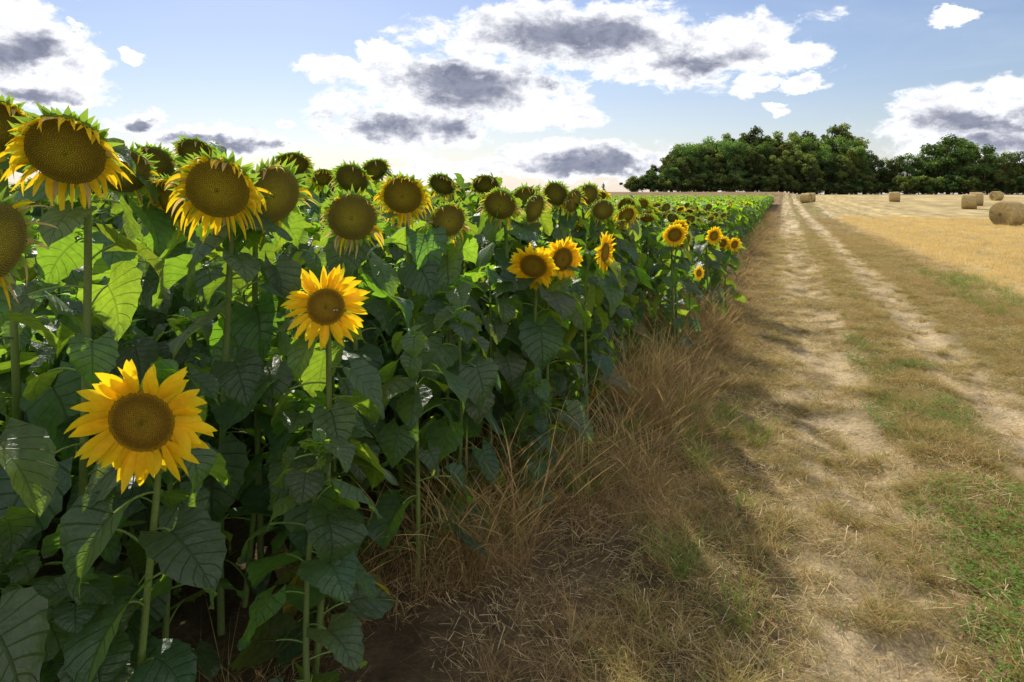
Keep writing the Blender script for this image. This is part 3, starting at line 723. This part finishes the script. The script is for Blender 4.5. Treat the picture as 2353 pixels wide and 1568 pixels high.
for j in range(5):
    a=j*1.257; e=np.array([math.cos(a),math.sin(a),.5]); strip(pb,(0,.01,.28),e,(-math.sin(a),math.cos(a),0),.022,.015,4,(0,0,1.),.6,lambda t:np.interp(t,[0,.6,1],[.3,1,.7]),1,(.5,.02,.01),(.7,.04,.02))
ball(pb,(0,.01,.285),(.004,.004,.004),2,(.05,.05,.03))
x_,y_=xy(-.42,9.6); po=pb.obj('poppy',PL); po.location=(x_,y_,float(ground_z(x_,y_)))

# ------------------------------------------------------------------ sky and sun
SUN_EL,SUN_AZ=math.radians(38),math.radians(-18)
w=bpy.data.worlds.new('World'); sc.world=w; w.use_nodes=True; nt=w.node_tree; nt.nodes.clear(); N=nt.nodes; L=nt.links
out=N.new('ShaderNodeOutputWorld'); sky=N.new('ShaderNodeTexSky'); sky.sky_type='NISHITA'; sky.sun_disc=False
sky.sun_elevation=SUN_EL; sky.sun_rotation=SUN_AZ; sky.air_density=1.2; sky.dust_density=.3; sky.ozone_density=3.5
b1=N.new('ShaderNodeBackground'); L.new(mixc(nt,1.0,sky.outputs[0],(1.06,.95,1.0),'MULTIPLY'),b1.inputs[0]); b1.inputs[1].default_value=.105
tc=N.new('ShaderNodeTexCoord'); sp=N.new('ShaderNodeSeparateXYZ'); L.new(tc.outputs['Generated'],sp.inputs[0])
az=M_(nt,'ARCTAN2',sp.outputs[0],sp.outputs[1]); el=M_(nt,'ARCSINE',sp.outputs[2])
ae=N.new('ShaderNodeCombineXYZ'); L.new(az,ae.inputs[0]); L.new(el,ae.inputs[1])
def warp(scale,amt,det,off):
    mp=N.new('ShaderNodeMapping'); mp.inputs['Scale'].default_value=(1,1.5,1); mp.inputs['Location'].default_value=(off,off,off); L.new(ae.outputs[0],mp.inputs[0])
    n=N.new('ShaderNodeTexNoise'); n.inputs['Scale'].default_value=scale; n.inputs['Detail'].default_value=det; n.inputs['Roughness'].default_value=.6; L.new(mp.outputs[0],n.inputs[0])
    s=N.new('ShaderNodeVectorMath'); s.operation='SUBTRACT'; L.new(n.outputs['Color'],s.inputs[0]); s.inputs[1].default_value=(.5,.5,.5)
    m=N.new('ShaderNodeVectorMath'); m.operation='MULTIPLY'; L.new(s.outputs[0],m.inputs[0]); m.inputs[1].default_value=(amt,amt*.5,0)
    return m.outputs[0]
wa=N.new('ShaderNodeVectorMath'); wa.operation='ADD'; L.new(ae.outputs[0],wa.inputs[0]); L.new(warp(13,.13,8,1.7),wa.inputs[1])
def AE(u,v):
    a=math.atan((u-1176)/1569); return a,math.atan((447-v)/1569*math.cos(a))
def field(lst):
    cur=None
    for (u,v,ru,rv) in lst:
        a,e=AE(u,v); ca=math.cos(a)
        s1=N.new('ShaderNodeVectorMath'); s1.operation='SUBTRACT'; L.new(wa.outputs[0],s1.inputs[0]); s1.inputs[1].default_value=(a,e,0)
        s2=N.new('ShaderNodeVectorMath'); s2.operation='MULTIPLY'; L.new(s1.outputs[0],s2.inputs[0]); s2.inputs[1].default_value=(1/(ru/1569*ca*ca),1/(rv/1569*ca),0)
        s3=N.new('ShaderNodeVectorMath'); s3.operation='LENGTH'; L.new(s2.outputs[0],s3.inputs[0])
        x=M_(nt,'SUBTRACT',1.0,s3.outputs['Value'])
        cur=x if cur is None else M_(nt,'MAXIMUM',cur,x)
    return M_(nt,'MAXIMUM',cur,-1.5)
clouds=[(1300,85,390,100),(1600,120,340,90),(1790,125,170,50),(1050,200,340,95),(760,160,130,36),(880,125,90,34),(930,290,230,66),(1230,250,190,52),(1320,372,270,60),(1010,390,210,36),
 (50,110,190,115),(30,30,90,50),(110,205,195,58),(315,283,80,28),(500,322,210,34),(650,285,50,14),(2210,275,270,88),(2290,330,270,66),(2340,215,140,60),(1745,200,60,28),(1850,197,70,26),(2190,34,80,20),(1780,252,34,18),(315,128,36,18),(160,50,26,24),
 (-300,300,500,60),(-500,100,300,120),(2800,150,300,60),(3000,330,500,60)]
cores=[(1330,90,280,72),(1590,140,180,42),(1050,190,240,60),(890,285,190,50),(1060,290,100,42),(1370,385,290,48),(60,125,125,54),(90,220,130,30),(2240,285,240,48),(2290,335,180,36),(1260,185,80,30),(310,290,50,14),(500,332,170,18)]
def noise(sx,sy,scale,det,rough,dist=0,off=0):
    mp=N.new('ShaderNodeMapping'); mp.inputs['Scale'].default_value=(sx,sy,1); mp.inputs['Location'].default_value=(off,off*.7,off); L.new(ae.outputs[0],mp.inputs[0])
    n=N.new('ShaderNodeTexNoise'); n.inputs['Scale'].default_value=scale; n.inputs['Detail'].default_value=det; n.inputs['Roughness'].default_value=rough; n.inputs['Distortion'].default_value=dist; L.new(mp.outputs[0],n.inputs[0]); return n.outputs['Fac']
def mr(x,a,b,c=0,d=1):
    n=N.new('ShaderNodeMapRange'); n.interpolation_type='SMOOTHSTEP'; L.new(x,n.inputs[0]); n.inputs[1].default_value=a;n.inputs[2].default_value=b;n.inputs[3].default_value=c;n.inputs[4].default_value=d; return n.outputs[0]
nA=noise(1,1.7,16,11,.64,.3); nB=noise(1,1.6,12,10,.66,.2,3.3)
dens=M_(nt,'ADD',field(clouds),M_(nt,'MULTIPLY',M_(nt,'SUBTRACT',nA,.5),1.7))
mask=mr(dens,.04,.36)
cd=M_(nt,'ADD',field(cores),M_(nt,'MULTIPLY',M_(nt,'SUBTRACT',nB,.5),2.0))
core=M_(nt,'MULTIPLY',mr(cd,-.14,.72),mr(dens,.15,.6))
cir=M_(nt,'MULTIPLY',mr(noise(1,5,3,6,.6,.5,8.1),.45,.88),.35)
haze=mr(el,0.0,.13,.40,0)
ccol=mixc(nt,core,(1.16,1.16,1.17),(.30,.32,.41))
nC=noise(1,1.6,30,8,.7,.3,5)
ccol=mixc(nt,1.0,ccol,mixc(nt,mr(nC,.3,.64),(.72,.74,.80),(1.14,1.14,1.14)),'MULTIPLY')
b2=N.new('ShaderNodeBackground'); L.new(ccol,b2.inputs[0]); b2.inputs[1].default_value=1
b3=N.new('ShaderNodeBackground'); b3.inputs[0].default_value=(.74,.84,.98,1); b3.inputs[1].default_value=.92
m1=N.new('ShaderNodeMixShader'); L.new(M_(nt,'MAXIMUM',haze,cir),m1.inputs[0]); L.new(b1.outputs[0],m1.inputs[1]); L.new(b3.outputs[0],m1.inputs[2])
m2=N.new('ShaderNodeMixShader'); L.new(mask,m2.inputs[0]); L.new(m1.outputs[0],m2.inputs[1]); L.new(b2.outputs[0],m2.inputs[2])
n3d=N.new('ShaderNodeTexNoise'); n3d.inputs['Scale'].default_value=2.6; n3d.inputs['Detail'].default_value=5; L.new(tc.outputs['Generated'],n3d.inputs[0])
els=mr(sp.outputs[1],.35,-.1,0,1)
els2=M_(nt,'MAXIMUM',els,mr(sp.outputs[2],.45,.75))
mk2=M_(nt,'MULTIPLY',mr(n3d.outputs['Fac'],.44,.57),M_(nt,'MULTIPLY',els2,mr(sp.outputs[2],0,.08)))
b4=N.new('ShaderNodeBackground'); b4.inputs[0].default_value=(1,.97,.93,1); b4.inputs[1].default_value=1.35  # bright out-of-view clouds behind and overhead, added to brighten faces turned to camera
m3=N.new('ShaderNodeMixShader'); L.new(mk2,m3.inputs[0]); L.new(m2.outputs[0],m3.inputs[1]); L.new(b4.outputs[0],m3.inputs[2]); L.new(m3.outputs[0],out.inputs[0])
ld=bpy.data.lights.new('sun','SUN'); ld.energy=5.0; ld.angle=math.radians(.5); ld.color=(1,.93,.80)
lo=bpy.data.objects.new('sun',ld); sc.collection.objects.link(lo)
d=Vector((math.sin(SUN_AZ)*math.cos(SUN_EL),math.cos(SUN_AZ)*math.cos(SUN_EL),math.sin(SUN_EL)))
lo.rotation_euler=d.to_track_quat('Z','Y').to_euler(); lo.location=d*50

cam=bpy.data.cameras.new('camera'); co=bpy.data.objects.new('camera',cam); sc.collection.objects.link(co); sc.camera=co
co.location=(0,0,1.7); co.rotation_euler=(math.radians(90),0,0); cam.lens=24; cam.sensor_width=36; cam.shift_y=-.143; cam.clip_end=5000; cam.clip_start=.05
print('done',time.time()-T0)
